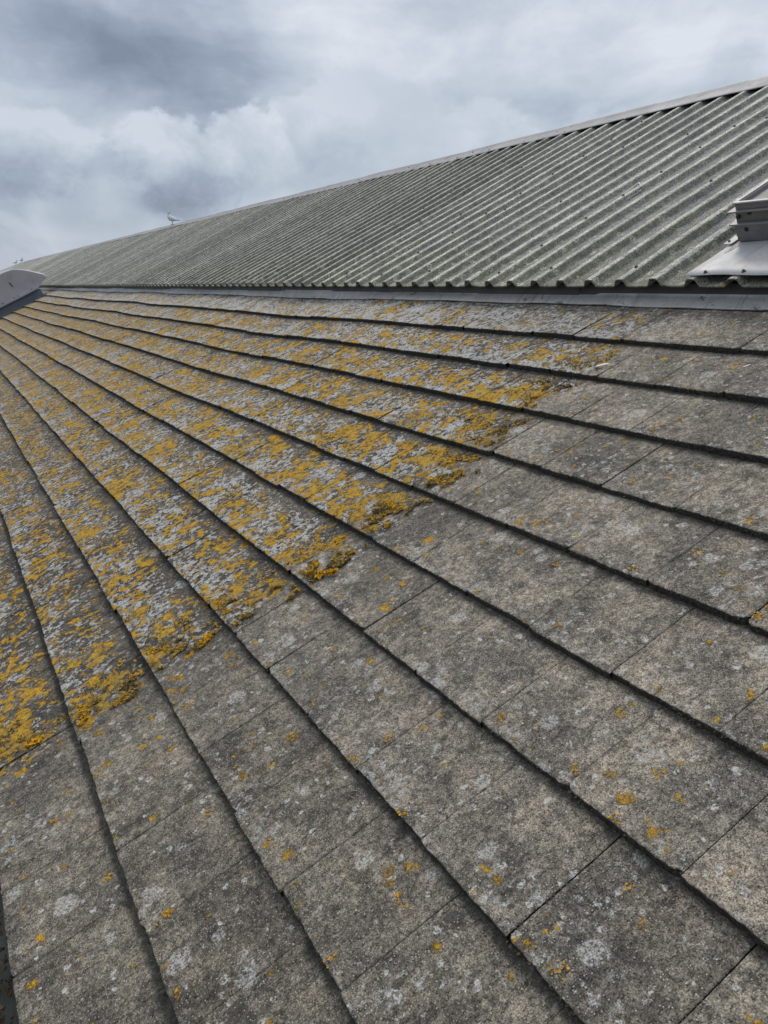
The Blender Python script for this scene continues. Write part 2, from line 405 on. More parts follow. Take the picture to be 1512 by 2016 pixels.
M = dict(
    tile=tile_material(), sheet=sheet_material(),
    under=simple('roofing_felt', (.02, .02, .02), rough=.95),
    apron=simple('aluminium_flashing', (.44, .44, .445), (.32, .325, .33), .42, .4, 6, 60, .0004, ((.07, .07, .065), 14, .62)),
    fascia=simple('painted_fascia', (.055, .058, .056), (.038, .04, .04), .6, 0, 5),
    ridge=simple('ridge_cap_metal', (.36, .36, .375), (.28, .28, .30), .7, .0, 3, 50, .0003, ((.09, .085, .08), 13, .62)),
    skirt=simple('skirt_metal', (.56, .53, .515), (.43, .45, .48), .62, .15, 4.5, 60, .0003, ((.20, .15, .12), 22, .70)),
    curb=simple('curb_metal', (.24, .24, .255), (.17, .175, .19), .42, .5, 6, 70, .0003, ((.10, .09, .08), 30, .68)),
    frame=simple('frame_metal', (.30, .28, .285), (.20, .195, .205), .55, .2, 6, 70, .0003, ((.12, .10, .09), 24, .64)),
    glaze=simple('dirty_glazing', (.27, .265, .255), (.18, .18, .175), .7, 0, 9, 90, .0003, ((.13, .12, .10), 18, .62)),
    steel=simple('dark_bolt', (.055, .055, .06), rough=.5, metal=.6, bump=0),
    screwm=simple('weathered_screw_cap', (.05, .055, .06), (.10, .10, .095), .7, 0, 40),
    dome=simple('weathered_gel_coat', (.43, .43, .47), (.35, .355, .40), .38, 0, 1.6, 40, .0005, ((.15, .15, .17), 6, .72)),
    upst=simple('grey_blue_upstand', (.145, .175, .215), (.105, .13, .165), .5, .3, 3, 40, .0005),
    gutter=simple('gutter_metal', (.085, .10, .10), (.06, .07, .06), .5, .3, 7),
    brick=simple('render_wall', (.32, .29, .25), (.26, .23, .20), .9, 0, 2),
    ground=simple('ground_earth', (.09, .10, .05), (.12, .11, .08), .95, 0, .05, .6, .0),
    twig=simple('dry_twig', (.30, .25, .18), (.17, .13, .09), .9, 0, 60),
    white=simple('white_feather', (.74, .75, .77), (.62, .63, .66), .7, 0, 30, bump=0),
    gull=simple('white_plumage', (.66, .67, .70), (.58, .59, .62), .8, 0, 12, bump=0),
    mantle=simple('grey_wing', (.24, .26, .29), (.19, .205, .235), .8, 0, 14, bump=0),
    bill=simple('bill', (.42, .33, .14), (.35, .25, .10), .5, 0, 30, bump=0),
    leg=simple('leg_skin', (.42, .33, .32), (.36, .28, .27), .6, 0, 30, bump=0),
    black=simple('black_wingtip', (.03, .03, .035), rough=.8, bump=0),
)

# ------------------------------------------------------------------ ground far below
me = from_np('ground', np.array([(-600, -600, -6.6), (600, -600, -6.6), (600, 600, -6.6), (-600, 600, -6.6)], float), np.array([[0, 1, 2, 3]]))
o = link('ground', me, M['ground']); o['kind'] = 'structure'

# ------------------------------------------------------------------ tiled roof
troof = thing('tiled_roof', 'lower roof slope of grey concrete tiles in stepped courses, patched with orange and white lichen', 'roof', loc=(0, 0, 0))
def wobble(Y, k):                     # the old roof is not quite true
    a = np.minimum(1, np.maximum(0, (Y - 2) / 6))
    return (.007 * np.sin(Y * 1.31 + 1.0) + .006 * np.sin(Y * .57 + .35 * k) + .004 * np.sin(Y * 2.3 + 1.7 * k)) * (.35 + .65 * a)
Vs, Fs, A1, A2, A3 = [], [], [], [], []; off = 0
for k in range(1, 12):
    xk, zk = nose(k); GT = G + (.115 if k == 1 else .035)
    if k == 11: xk -= .012 * cB; zk -= .012 * sB; GT += .012
    ph = .181 if k % 2 else .005
    if k == 10: ph += .03
    if k == 11: ph += .03
    j = -8
    while True:
        y0 = ph + j * W; j += 1
        if y0 > 46: break
        if y0 < 0: ns, ny = 14, 12
        elif y0 < 3.6: ns, ny = 64, 60
        elif y0 < 7: ns, ny = 26, 24
        elif y0 < 14: ns, ny = 9, 8
        else: ns, ny = 5, 3
        if k < 0: ns, ny = 3, 2
        gap = random.choice([.0008, .0013, .0020, .0034]) + (.0022 if k < 5 else 0)
        rs = np.array([.0010, 0, 0, .0012, .004] + list(np.linspace(.012, GT, ns)))
        rn = np.array([-.034, -.014, -.0045, -.0012, -.0003] + [0] * ns)
        vf = np.array([-.08, -.06, -.03, .0, .01] + list(np.linspace(.03, GT / G if k > 1 else 1.02, ns)))
        ys = np.array([0, 0, .0018] + list(np.linspace(.008, W - .008, ny)) + [W - .0018, W, W])
        gd = random.choice([.002, .003, .004, .009]); yn = np.array([-gd, -.0020, -.0004] + [0] * ny + [-.0004, -.0020, -gd])
        ys[:2] += gap / 2; ys[-2:] -= gap / 2
        SS, YY = np.meshgrid(rs, ys, indexing='ij')
        NN = np.minimum(rn[:, None], yn[None, :])
        NN = np.where(rn[:, None] < -.02, rn[:, None], NN)
        r = rng.rand(4)
        NN = NN + (r[0] - .5) * .0022 + (r[1] - .5) * .010 * (YY - W / 2) + (r[2] - .5) * .0065 * (1 - SS / G)
        SS = SS + (r[3] - .5) * .012
        Yw = y0 + YY
        NN = NN + wobble(Yw, k * .15)
        P = np.stack([xk + SS, Yw, SS * 0 + k * 3.1], -1)
        if ny >= 20:
            edge = np.clip(1 - rs / .02, 0, 1)[:, None]
            nz = vnoise(P * 55) * .0011 + vnoise(P * 160) * .0006 + vnoise(P * 11) * .0012
            NN = NN + nz * (rn > -.02)[:, None]
            # crumbling nose
            ez = vnoise(np.stack([Yw * 70, SS * 0 + k, SS * 0], -1)) * .0014 + vnoise(np.stack([Yw * 22, SS * 0 + k * 2, SS * 0], -1)) * .0016
            SS = SS + ez * edge
            for yc_, pr_ in ((0, rng.rand()), (W, rng.rand())):     # chipped corners
                if pr_ > .62:
                    cw_ = .006 + .016 * rng.rand(); SS = SS + edge * (.004 + .010 * rng.rand()) * np.exp(-((YY - yc_) / cw_) ** 2) * (1 + .5 * vnoise(np.stack([Yw * 180, SS * 0, SS * 0 + k], -1)))
            NN = NN - np.abs(vnoise(np.stack([Yw * 95, SS * 0, SS * 0 + k], -1))) * .0018 * edge * (rn > -.02)[:, None]
        X = xk + SS * cB - NN * sB; Z = zk + SS * sB + NN * cB
        V = np.stack([X, Yw, Z], -1).reshape(-1, 3)
        Vs.append(V); Fs.append(grid_faces(len(rs), len(ys), off)[:, ::-1]); off += len(V)
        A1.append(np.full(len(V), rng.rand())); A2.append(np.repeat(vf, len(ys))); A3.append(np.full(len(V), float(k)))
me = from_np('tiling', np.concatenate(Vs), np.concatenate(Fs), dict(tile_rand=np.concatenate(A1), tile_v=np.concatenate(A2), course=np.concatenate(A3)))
link('tiling', me, M['tile'], troof, True)
# underlay below the tiles, and verge/wall below the eave
mb = MB()
mb.hexa([slope_pt(-3.40, -.13, -3), slope_pt(.42, -.13, -3), slope_pt(.42, -.13, 46), slope_pt(-3.40, -.13, 46),
         slope_pt(-3.40, -.085, -3), slope_pt(.42, -.085, -3), slope_pt(.42, -.085, 46), slope_pt(-3.40, -.085, 46)])
mb.build('underlay', M['under'], troof)

# apron flashing dressed from the fascia down over the top tiles
apr = thing('apron_flashing', 'long grey metal flashing strip between the lichen tiles and the corrugated eave', 'flashing')
ys = np.arange(-3, 46, .06)
rows = [(.388, -.0275), (.387, -.0215), (.395, -.019), (.42, -.009), (.445, .003), (.455, .010), (.459, .016)]
# points given as (s up slope from the top nose, n)
V = []
for Yv in ys:
    wv = .004 * math.sin(Yv * 1.9) + .003 * math.sin(Yv * 5.1 + 1) + .002 * math.sin(Yv * 11.3)
    lap = .0025 * ((Yv / 2.4) % 1.0 < .5)
    for i, (s_, n_) in enumerate(rows):
        V.append(slope_pt(s_ + (wv * .6 if i < 3 else 0), n_ + (wv * .5 if i < 3 else 0) + lap + float(wobble(np.array(Yv), 0.1)) * (i < 4), Yv))
me = from_np('flashing_strip', np.array(V), grid_faces(len(ys), len(rows)))
link('flashing_strip', me, M['apron'], apr, True)
FX, FZ = slope_pt(.460, .016, 0)[0], slope_pt(.460, .016, 0)[2]
mb = MB()
yb = -3.0; jn = [ -3.0, 1.35, 3.72, 6.2, 8.5, 11.0, 13.4, 15.9, 18.3, 20.8, 23.2, 25.7, 28, 34, 40, 46, 60, 112]
for a_, b_ in zip(jn[:-1], jn[1:]):
    dx = .002 * (jn.index(a_) % 2)
    mb.hexa([(FX - .004 + dx, a_ + .002, FZ - .02), (FX + .02, a_ + .002, FZ - .02), (FX + .02, b_ - .002, FZ - .02), (FX - .004 + dx, b_ - .002, FZ - .02),
             (FX - .004 + dx, a_ + .002, .012), (FX + .02, a_ + .002, .012), (FX + .02, b_ - .002, .012), (FX - .004 + dx, b_ - .002, .012)])
mb.build('fascia_board', M['fascia'], apr)

# ------------------------------------------------------------------ corrugated upper roof
croof = thing('corrugated_roof', 'upper roof of grey-green ribbed cement sheets rising above the tiles', 'roof')
prof = [(-.0735, 0, 0), (-.050, .0008, 0), (-.0455, .0045, 1), (-.0395, .014, 1), (-.0300, .0300, 1), (-.0235, .0360, 1), (-.0140, .0385, .4), (0, .0392, 0),
        (.0140, .0385, 0), (.0235, .0360, 0), (.0300, .0300, 0), (.0395, .014, 0), (.0455, .0045, 0), (.050, .0008, 0), (.0735, 0, 0), (.122, -.0008, 0)]
HR = .0392
svals = np.concatenate([np.array([0, .01]), np.linspace(.1, 3.96, 32)])
cols = []
i0 = -int((YR0 + 2) / PP)
for i in range(i0, int((112 - YR0) / PP)):
    yr = YR0 + i * PP
    r1, r2 = rng.rand(2)
    for (dy, h, nsd) in prof: cols.append((yr + dy * 1.0, h * (1 + .06 * (r1 - .5)) + (.0055 if (i - 8) % 7 == 1 and dy < .03 else 0), nsd, i))
cols = np.array(cols)
sh = np.floor((cols[:, 3] + 0) / 7.0)
shr = np.random.RandomState(3).rand(4000)[(sh - sh.min()).astype(int)]
SS, YY = np.meshgrid(svals, cols[:, 0], indexing='ij')
HH = np.repeat(cols[None, :, 1], len(svals), 0)
# end lap half way up: the upper sheet sits over the lower one
lapn = .006 * (SS > 2.16)
sagn = .005 * np.sin(SS * 1.3 + YY * .2) + .003 * np.sin(YY * .7)
eave = .004 * np.sin(sh * 2.7)[None, :] * np.ones_like(SS)
NN = HH + lapn + sagn * np.minimum(1, SS / .5)
sag = np.array([ridge_sag(y) for y in cols[:, 0]])[None, :] * SS / RL
X = XE + SS * cG - NN * sG - eave; Z = SS * sG + NN * cG + sag
top = np.stack([X, YY, Z], -1).reshape(-1, 3)
nr, nc = SS.shape
att = dict(rib_h=(HH / HR).clip(0, 1).ravel(), up_s=SS.ravel(), near_side=np.repeat(cols[None, :, 2], nr, 0).ravel(), sheet_rand=np.repeat(shr[None, :], nr, 0).ravel())
# thickness at the eave end: a return strip down and a short underside
th = .0075
und = []
for s_ in (0.0, .25):
    n_ = cols[:, 1] - th
    ee = .004 * np.sin(sh * 2.7)
    und.append(np.stack([XE + s_ * cG - n_ * sG - ee + .0005, cols[:, 0], s_ * sG + n_ * cG], -1))
und = np.concatenate(und)
V = np.concatenate([top, und]); F1 = grid_faces(nr, nc)[:, ::-1]
o0 = nr * nc; i = np.arange(nc - 1)
F2 = np.stack([i, i + 1, o0 + i + 1, o0 + i], -1)
F3 = np.stack([o0 + i, o0 + i + 1, o0 + nc + i + 1, o0 + nc + i], -1)
zz = np.zeros(len(und))
for k_ in att: att[k_] = np.concatenate([att[k_], zz if k_ != 'sheet_rand' else zz + .5])
me = from_np('roof_sheeting', V, np.concatenate([F1, F2, F3]), att)
link('roof_sheeting', me, M['sheet'], croof, True)
# back slope and gable body so it is a real roof from the side
mb = MB(); XR = XE + 4.0 * cG; ZR = 4.0 * sG
mb.hexa([(XR, -2, ZR - .05), (XR + 3.9, -2, ZR - 2.0), (XR + 3.9, 68, ZR - 2.0), (XR, 68, ZR - .05),
         (XR, -2, ZR + .02), (XR + 3.9, -2, ZR - 1.93), (XR + 3.9, 68, ZR - 1.93), (XR, 68, ZR + .02)])
mb.build('rear_slope', M['sheet'], croof)
# dark void behind the eave ribs
mb = MB()
mb.hexa([(FX + .022, -2, -.06), (FX + .05, -2, -.06), (FX + .05, 112, -.06), (FX + .022, 112, -.06),
         (FX + .022, -2, .022), (FX + .05, -2, .032), (FX + .05, 112, .032), (FX + .022, 112, .022)])
mb.build('eave_filler', M['under'], croof)
# ridge cap
ys = np.concatenate([np.arange(-2, 68, .12), np.arange(68, 112, 1.0)])
rr = [(RL, HR + .002), (RL, HR + .006), (RL + .03, HR + .008), (RL + .13, HR + .011), (RL + .20, HR + .015), (RL + .232, HR + .024), (RL + .258, HR + .027), (RL + .280, HR + .012), (RL + .31, -.03), (RL + .50, -.25)]
V = []
for Yv in ys:
    e = .003 * math.sin(Yv * 1.1) + .002 * math.sin(Yv * 3.7); lp = .004 * (((Yv + .6) / 3.0) % 1 < .5)
    for (s_, n_) in rr: V.append(up_pt(s_, n_ + e + lp, Yv))
me = from_np('ridge_cap', np.array(V), grid_faces(len(ys), len(rr)))
link('ridge_cap', me, M['ridge'], croof, True)
# screws: stitching screws up the sheet laps, fixings on the purlin lines
def screw_mesh():
    bm_ = MB(); prof_ = [(0, .0125), (.003, .013), (.004, .009), (.010, .0085), (.013, .006)]
    v = []
    for h_, r_ in prof_:
        for q in range(8):
            a_ = q * math.pi / 4; v.append((r_ * math.cos(a_), r_ * math.sin(a_), h_))
    f = [(i * 8 + q, i * 8 + (q + 1) % 8, (i + 1) * 8 + (q + 1) % 8, (i + 1) * 8 + q) for i in range(4) for q in range(8)] + [tuple(range(32, 40))]
    me_ = bpy.data.meshes.new('screw_cap'); me_.from_pydata(v, [], f); me_.materials.append(M['screwm'])
    me_.polygons.foreach_set('use_smooth', [True] * len(f)); return me_
scm = screw_mesh()
spots = []
for i in range(i0, 200):
    yr = YR0 + i * PP
    if yr > 40: break
    if (i - 7 + 3) % 7 == 0 and True: pass
    lap_rib = ((i - 8 + 8) % 7 == 1)      # rib 8 from the reference runs at x=1006 in the photo
    if lap_rib:
        for q in range(10): spots.append((.12 + q * .42 + random.uniform(-.02, .02), yr))
    elif yr < 16:
        for q, s_ in enumerate((.16, 1.42, 2.68, 3.80)):
            if (i + q) % 3 == 0: spots.append((s_ + random.uniform(-.015, .015), yr))
spots = [p for p in spots if p[1] > 1.5 and not (p[1] < 2.98 and p[0] < 1.8)]
spots.sort(key=lambda p: p[1] + p[0] * .3)
rest_v, rest_f = [], []
rotm = Matrix.Rotation(-GA, 4, 'Y')
for q, (s_, yr) in enumerate(spots):
    nn = HR + .006 * (s_ > 2.16) + (.005 * math.sin(s_ * 1.3 + yr * .2) + .003 * math.sin(yr * .7)) * min(1, s_ / .5)
    loc = Vector(up_pt(s_, nn, yr))
    mtx = Matrix.Translation(loc) @ rotm @ Matrix.Scale(.9, 4)
    if q < 99:
        o = bpy.data.objects.new('roof_screw', scm); S.collection.objects.link(o); o.parent = croof; o.matrix_local = mtx
    else:
        off = len(rest_v)
        rest_v += [tuple(mtx @ v.co) for v in scm.vertices]; rest_f += [tuple(off + a for a in p.vertices) for p in scm.polygons]
me = bpy.data.meshes.new('roof_screws'); me.from_pydata(rest_v, [], rest_f)
o = link('roof_screws', me, M['screwm'], croof, True); o['kind'] = 'stuff'

# ------------------------------------------------------------------ roof vent on the right
vent = thing('roof_vent', 'square metal roof ventilator on a sheet skirt at the right of the corrugated roof', 'roof vent')
Yl = 2.905; HN = HR + .008
def vbox(mb, s0, s1, y0, y1, n0, n1, splay=0.0):
    mb.hexa([up_pt(s0, n0, y1), up_pt(s1, n0, y1), up_pt(s1, n0, y0), up_pt(s0, n0, y0),
             up_pt(s0 + splay, n1, y1), up_pt(s1, n1, y1), up_pt(s1, n1, y0), up_pt(s0 + splay, n1, y0)])
mb = MB()
gy = np.linspace(Yl, 1.55, 24); gs = np.linspace(.022, 1.75, 26)
V = []
for s_ in gs:
    for y_ in gy:
        dn = .003 * math.sin(s_ * 9 + y_ * 5) + .002 * math.sin(y_ * 17)
        V.append(up_pt(s_, HN + dn, y_))
F = grid_faces(26, 24)
V2 = [tuple(np.array(v) - np.array((-sG, 0, cG)) * .003) for v in V]
n_ = len(V)
me = from_np('metal_skirt', np.array(V), F)
o = link('metal_skirt', me, M['skirt'], vent, True)
sm = o.modifiers.new('solid', 'SOLIDIFY'); sm.thickness = .0025; sm.offset = -1
s0, s1, yL, yR_ = .405, 1.45, 2.868, 1.75
mb = MB(); vbox(mb, s0, s1, yR_, yL, HN, HN + .098, -.012); mb.build('lower_curb', M['curb'], vent, bevel=.004)
mb = MB(); vbox(mb, s0 - .004, s1 + .004, yR_ - .004, yL + .004, HN + .034, HN + .038); mb.build('curb_bead', M['frame'], vent)
mb = MB(); vbox(mb, s0 - .030, s1 + .03, yR_ - .03, yL + .014, HN + .098, HN + .105); mb.build('lower_flange', M['frame'], vent, bevel=.002)
mb = MB(); vbox(mb, s0 - .002, s1 - .01, yR_ + .01, yL - .012, HN + .105, HN + .163, .004); mb.build('upper_curb', M['curb'], vent, bevel=.003)
mb = MB(); vbox(mb, s0 - .028, s1 + .03, yR_ - .03, yL + .016, HN + .163, HN + .170); mb.build('upper_flange', M['frame'], vent, bevel=.002)
mb = MB()
fw = .055; a0, a1, b0, b1 = s0 - .005, s1 + .01, yR_ - .01, yL - .022
for (q0, q1, w0, w1) in ((a0, a0 + .02, b0, b1), (a1 - .02, a1, b0, b1), (a0 + .0202, a1 - .0202, b1 - .02, b1), (a0 + .0202, a1 - .0202, b0, b0 + .02)):
    vbox(mb, q0, q1, w0, w1, HN + .1705, HN + .203)
mb.build('top_frame', M['frame'], vent, bevel=.003)
mb = MB(); vbox(mb, a0 - .008, a0 + .012, b0, b1 + .006, HN + .2035, HN + .211); vbox(mb, a0 + .0125, a1, b1 - .012, b1 + .006, HN + .2035, HN + .211)
mb.build('frame_lip', M['skirt'], vent, bevel=.002)
mb = MB(); vbox(mb, a0 + .0205, a1 - .0205, b0 + .0205, b1 - .0205, HN + .172, HN + .184); mb.build('glazing_panel', M['glaze'], vent)
mb = MB(); mb.tube([up_pt(a0 + .27, HN + .200, b1 - .05), up_pt(a0 + .27, HN + .200, b0 + .05)], .026, 14); mb.build('cross_roll', M['skirt'], vent, True)
for (s_, y_, n_) in ((.40, 2.80, HN + .068), (.40, 2.55, HN + .068)):
    mb = MB(); mb.tube([up_pt(s_ - .006, n_, y_), up_pt(s_ + .0, n_, y_)], .012, 12); mb.build('bolt', M['steel'], vent, True)
mb = MB(); mb.tube([up_pt(.394, HN + .133, 2.838), up_pt(.41, HN + .133, 2.838)], .010, 10); mb.build('bolt', M['steel'], vent, True)
mb = MB(); vbox(mb, s0 - .003, s0 + .01, 2.765, 2.785, HN + .14, HN + .155); mb.build('latch_plate', M['steel'], vent)
mb = MB(); vbox(mb, .372, .50, 2.885, 2.935, HN + .004, HN + .007); mb.build('fixing_tab', M['skirt'], vent)
for (s_, y_) in ((.045, 2.79), (.05, 2.575), (.40, 2.918)):
    mb = MB(); mb.tube([up_pt(s_, HN + .001, y_), up_pt(s_, HN + .005, y_), up_pt(s_, HN + .0055, y_), up_pt(s_, HN + .014, y_)], [.011, .011, .007, .006], 8)
    mb.build('bolt', M['steel'], vent, True)

# ------------------------------------------------------------------ white dome rooflight far left
YD = 26.0
dome = thing('dome_rooflight', 'weathered white dome rooflight on a blue-grey upstand at the far left end of the tiles', 'rooflight')
prof_d = [(-.04, .245), (.05, .27), (.39, .40), (.395, .44), (.37, .52), (.25, .62), (.0, .825), (-.18, .94), (-.33, 1.01), (-.6, 1.035), (-1.1, 1.03)]
half = prof_d; cen = -1.1
full = half + [(2 * cen - s_, n_) for s_, n_ in half[::-1][1:]]
def dpt(p, y): return slope_pt(p[0] - .04, p[1], y)
# shell with rounded end: sections shrinking towards each end
mbv, mbf = [], []
secs = [(0, .0), (0.0, .02), (.01, .05), (.05, .09), (.15, .11)]
nprof = len(full)
secY = [(0.0, .965), (.015, .985), (.05, .998), (.12, 1.0), (1.1, 1.0), (2.0, 1.0), (2.1, .98), (2.14, .95)]
for yy, sc in secY:
    for (s_, n_) in full:
        mbv.append(dpt((cen + (s_ - cen) * sc, .245 + (n_ - .245) * sc), YD + yy))
for a_ in range(len(secY) - 1):
    for q in range(nprof - 1):
        mbf.append((a_ * nprof + q, a_ * nprof + q + 1, (a_ + 1) * nprof + q + 1, (a_ + 1) * nprof + q))
mbf.append(tuple(range(nprof))); mbf.append(tuple(range((len(secY) - 1) * nprof, len(secY) * nprof))[::-1])
me = bpy.data.meshes.new('dome_shell'); me.from_pydata(mbv, [], mbf); me.update()
o = link('dome_shell', me, M['dome'], dome, True)
o.modifiers.new('b', 'BEVEL').width = .02; o.modifiers['b'].segments = 3; o.modifiers['b'].angle_limit = R(50)
mb = MB()
def dbox(mb, sa, sb, ya, yb, na, nb):
    mb.hexa([slope_pt(sa, na, ya), slope_pt(sb, na, ya), slope_pt(sb, na, yb), slope_pt(sa, na, yb),
             slope_pt(sa, nb, ya), slope_pt(sb, nb, ya), slope_pt(sb, nb, yb), slope_pt(sa, nb, yb)])
dbox(mb, -2.26, .0, YD + .05, YD + 2.1, -.03, .215); mb.build('upstand', M['upst'], dome, bevel=.01)
mb = MB(); dbox(mb, -2.30, -.05, YD - .03, YD + 2.15, .2155, .235); mb.build('lower_flange', M['upst'], dome, bevel=.004)
mb = MB(); dbox(mb, -2.32, -.04, YD - .045, YD + 2.16, .2355, .30); mb.build('dome_rim', M['dome'], dome, bevel=.01)
for q, s_ in enumerate((-.22, -.66, -.78, -1.14, -1.6, -2.05)):
    mb = MB(); mb.tube([slope_pt(s_, .30, YD - .03), slope_pt(s_, .318, YD - .03)], .02, 8); mb.build('bolt', M['steel'], dome, True)
mb = MB(); mb.add([dpt((s_, n_), YD - .006) for s_, n_ in ((-.62, .74), (-.59, .68), (-.585, .60), (-.605, .56), (-.615, .64), (-.635, .70))], [(0, 1, 2, 3, 4, 5)])
me_ = mb.build('dark_scratch', M['steel'], dome); sm = me_.modifiers.new('s', 'SOLIDIFY'); sm.thickness = .006
# apron round the upstand on the tiles
mb = MB(); dbox(mb, -2.4, .08, YD - .04, YD + .05, -.02, .028); mb.build('base_flashing', M['upst'], dome, bevel=.004)

# ------------------------------------------------------------------ gulls
def gull_body():
    """body, neck and head as one lofted surface; x forward, z up; head turned back"""
    secs = [  # centre (x,y,z), half width, half height
        ((-.205, 0, .135), .006, .004), ((-.17, 0, .142), .022, .010), ((-.12, 0, .155), .040, .024), ((-.06, 0, .172), .060, .056),
        ((0, 0, .188), .068, .074), ((.055, 0, .205), .066, .080), ((.092, 0, .235), .056, .066), ((.108, 0, .272), .042, .048),
        ((.114, 0, .295), .029, .029), ((.112, 0, .325), .026, .026), ((.108, 0, .350), .027, .028), ((.100, 0, .372), .026, .026), ((.094, 0, .388), .017, .015), ((.092, 0, .394), .004, .004)]
    v, f = [], []; seg = 14
    pts = [Vector(s[0]) for s in secs]
    for i, (c, a_, b_) in enumerate(secs):
        d = (pts[min(i + 1, len(pts) - 1)] - pts[max(i - 1, 0)]).normalized()
        side = Vector((0, 1, 0)); up = d.cross(side) * -1
        for q in range(seg):
            an = 2 * math.pi * q / seg
            v.append(tuple(pts[i] + side * math.cos(an) * a_ + up * math.sin(an) * b_))
    for i in range(len(secs) - 1):
        for q in range(seg): f.append((i * seg + q, i * seg + (q + 1) % seg, (i + 1) * seg + (q + 1) % seg, (i + 1) * seg + q))
    f.append(tuple(range(seg))[::-1]); f.append(tuple(range((len(secs) - 1) * seg, len(secs) * seg)))
    return v, f
def make_gull(label, loc, rz, head_back=True):
    g = thing('seagull', label, 'bird', 'gulls standing on the ridge', loc, rz)
    v, f = gull_body(); v = [(x_, y_ * 1.15, z_) for x_, y_, z_ in v]; mb = MB(); mb.add(v, f); o = mb.build('body', M['gull'], g, True)
    s_ = o.modifiers.new('s', 'SUBSURF'); s_.levels = 1; s_.render_levels = 1
    hd = -1 if head_back else 1
    c = Vector((.102, 0, .360))
    mb = MB(); mb.tube([c + Vector((hd * .018, 0, .0)), c + Vector((hd * .045, .0, -.003)), c + Vector((hd * .066, 0, -.010)), c + Vector((hd * .070, 0, -.016))], [.012, .009, .006, .002], 8)
    mb.build('bill', M['bill'], g, True)
    for sd_ in (-1, 1):
        mb = MB(); mb.tube([c + Vector((hd * .006, sd_ * .022, .006)), c + Vector((hd * .006, sd_ * .027, .006))], .0045, 8); mb.build('eye', M['black'], g, True)
        # folded wing: a thin curved blade lying on the flank
        v2, f2 = [], []; nx = 12
        for i in range(nx + 1):
            u = i / nx; x_ = .085 - .30 * u
            zt = .245 - .095 * u - .02 * u * u; zb = .185 - .042 * u + .01 * math.sin(u * 3)
            zb = zb + (zt - zb) * max(0, (u - .6) / .4) * .9
            yw = (.058 + .010 * math.sin(u * math.pi)) * (1 - .80 * max(0, u - .25) / .75)
            for kk in range(4):
                tt = kk / 3; z_ = zb + (zt - zb) * tt
                v2.append((x_, sd_ * (yw * (1 - .45 * tt * tt) + .004), z_))
        for i in range(nx):
            for kk in range(3): f2.append((i * 4 + kk, i * 4 + kk + 1, (i + 1) * 4 + kk + 1, (i + 1) * 4 + kk))
        mb = MB(); mb.add(v2, f2); o = mb.build('wing', M['mantle'], g, True); q = o.modifiers.new('s', 'SOLIDIFY'); q.thickness = .008; q.offset = 0
        mb = MB(); mb.tube([(-.14, sd_ * .018, .158), (-.20, sd_ * .010, .142), (-.245, sd_ * .004, .134)], [.011, .008, .002], 6); mb.build('wing_tip', M['black'], g, True)
        mb = MB(); mb.tube([(.015, sd_ * .026, .135), (.012, sd_ * .027, .10), (.002, sd_ * .027, .055), (.006, sd_ * .027, .008)], [.012, .006, .005, .0055], 8)
        for ang in (-.5, 0, .5): mb.tube([(.004, sd_ * .027, .008), (.004 + .045 * math.cos(ang), sd_ * .027 + .045 * math.sin(ang), .004)], [.005, .003], 6)
        # web between the toes
        mb.add([(.004, sd_ * .027, .007), (.043, sd_ * .027 - .020, .004), (.048, sd_ * .027, .005), (.043, sd_ * .027 + .020, .004)], [(0, 1, 2, 3)])
        mb.build('leg', M['leg'], g, True)
    mb = MB(); mb.hexa([(-.26, -.012, .128), (-.16, -.026, .136), (-.16, .026, .136), (-.26, .012, .128), (-.26, -.012, .131), (-.16, -.024, .146), (-.16, .024, .146), (-.26, .012, .131)])
    mb.build('tail', M['gull'], g)
    # short legs: everything above the feet sits lower
    for ch in g.children:
        if ch.name.split('.')[0] == 'leg': continue
        for vx in ch.data.vertices: vx.co.z -= .038
    for ch in g.children:
        if ch.name.split('.')[0] == 'leg':
            for vx in ch.data.vertices:
                if vx.co.z > .09: vx.co.z -= .022
    g.scale = (1.06, 1.06, 1.06)
    return g
def ridge_top(Y): return Vector(up_pt(RL + .252, HR + .026, Y)) + Vector((0, 0, .002))
def left_dir(): return math.atan2(-RGT.y, -RGT.x)
g1 = make_gull('white gull with folded grey wings standing alone on the ridge, head turned back', ridge_top(25.7), left_dir() - .15)
g2 = make_gull('small distant gull facing right, nearest the left edge of the ridge', ridge_top(76), math.pi + left_dir() + .2, False)
g3 = make_gull('small distant gull on the ridge, rightmost of the far group', ridge_top(71), math.pi + left_dir() - .5, False)
g4 = make_gull('small distant gull half hidden behind the far ridge, lowest of the group', ridge_top(79) + Vector((.35, 0, -.30)), left_dir() + .4, True)


# ------------------------------------------------------------------ gutter and walls below the eave
gx, gz = nose(11)
gut = thing('eaves_gutter', 'grey metal gutter with moss and debris along the bottom edge of the tiles', 'gutter')
prof_g = []
for q in range(13):
    a_ = math.pi + math.pi * q / 12; prof_g.append((gx - .045 + .062 * math.cos(a_), gz - .055 + .062 * math.sin(a_)))
inner = [(gx - .045 + .058 * math.cos(math.pi + math.pi * q / 12), gz - .055 + .058 * math.sin(math.pi + math.pi * q / 12)) for q in range(13)][::-1]
pg = prof_g + inner
mb = MB(); mb.extrude(pg, lambda p, y: (p[0], y, p[1]), -3, 44); mb.build('trough', M['gutter'], gut, True)
mb = MB(); mb.hexa([(gx + .03, -3, gz - .22), (gx + .05, -3, gz - .22), (gx + .05, 44, gz - .22), (gx + .03, 44, gz - .22), (gx + .03, -3, gz - .03), (gx + .05, -3, gz - .03), (gx + .05, 44, gz - .03), (gx + .03, 44, gz - .03)])
mb.build('fascia_board', M['fascia'], gut)
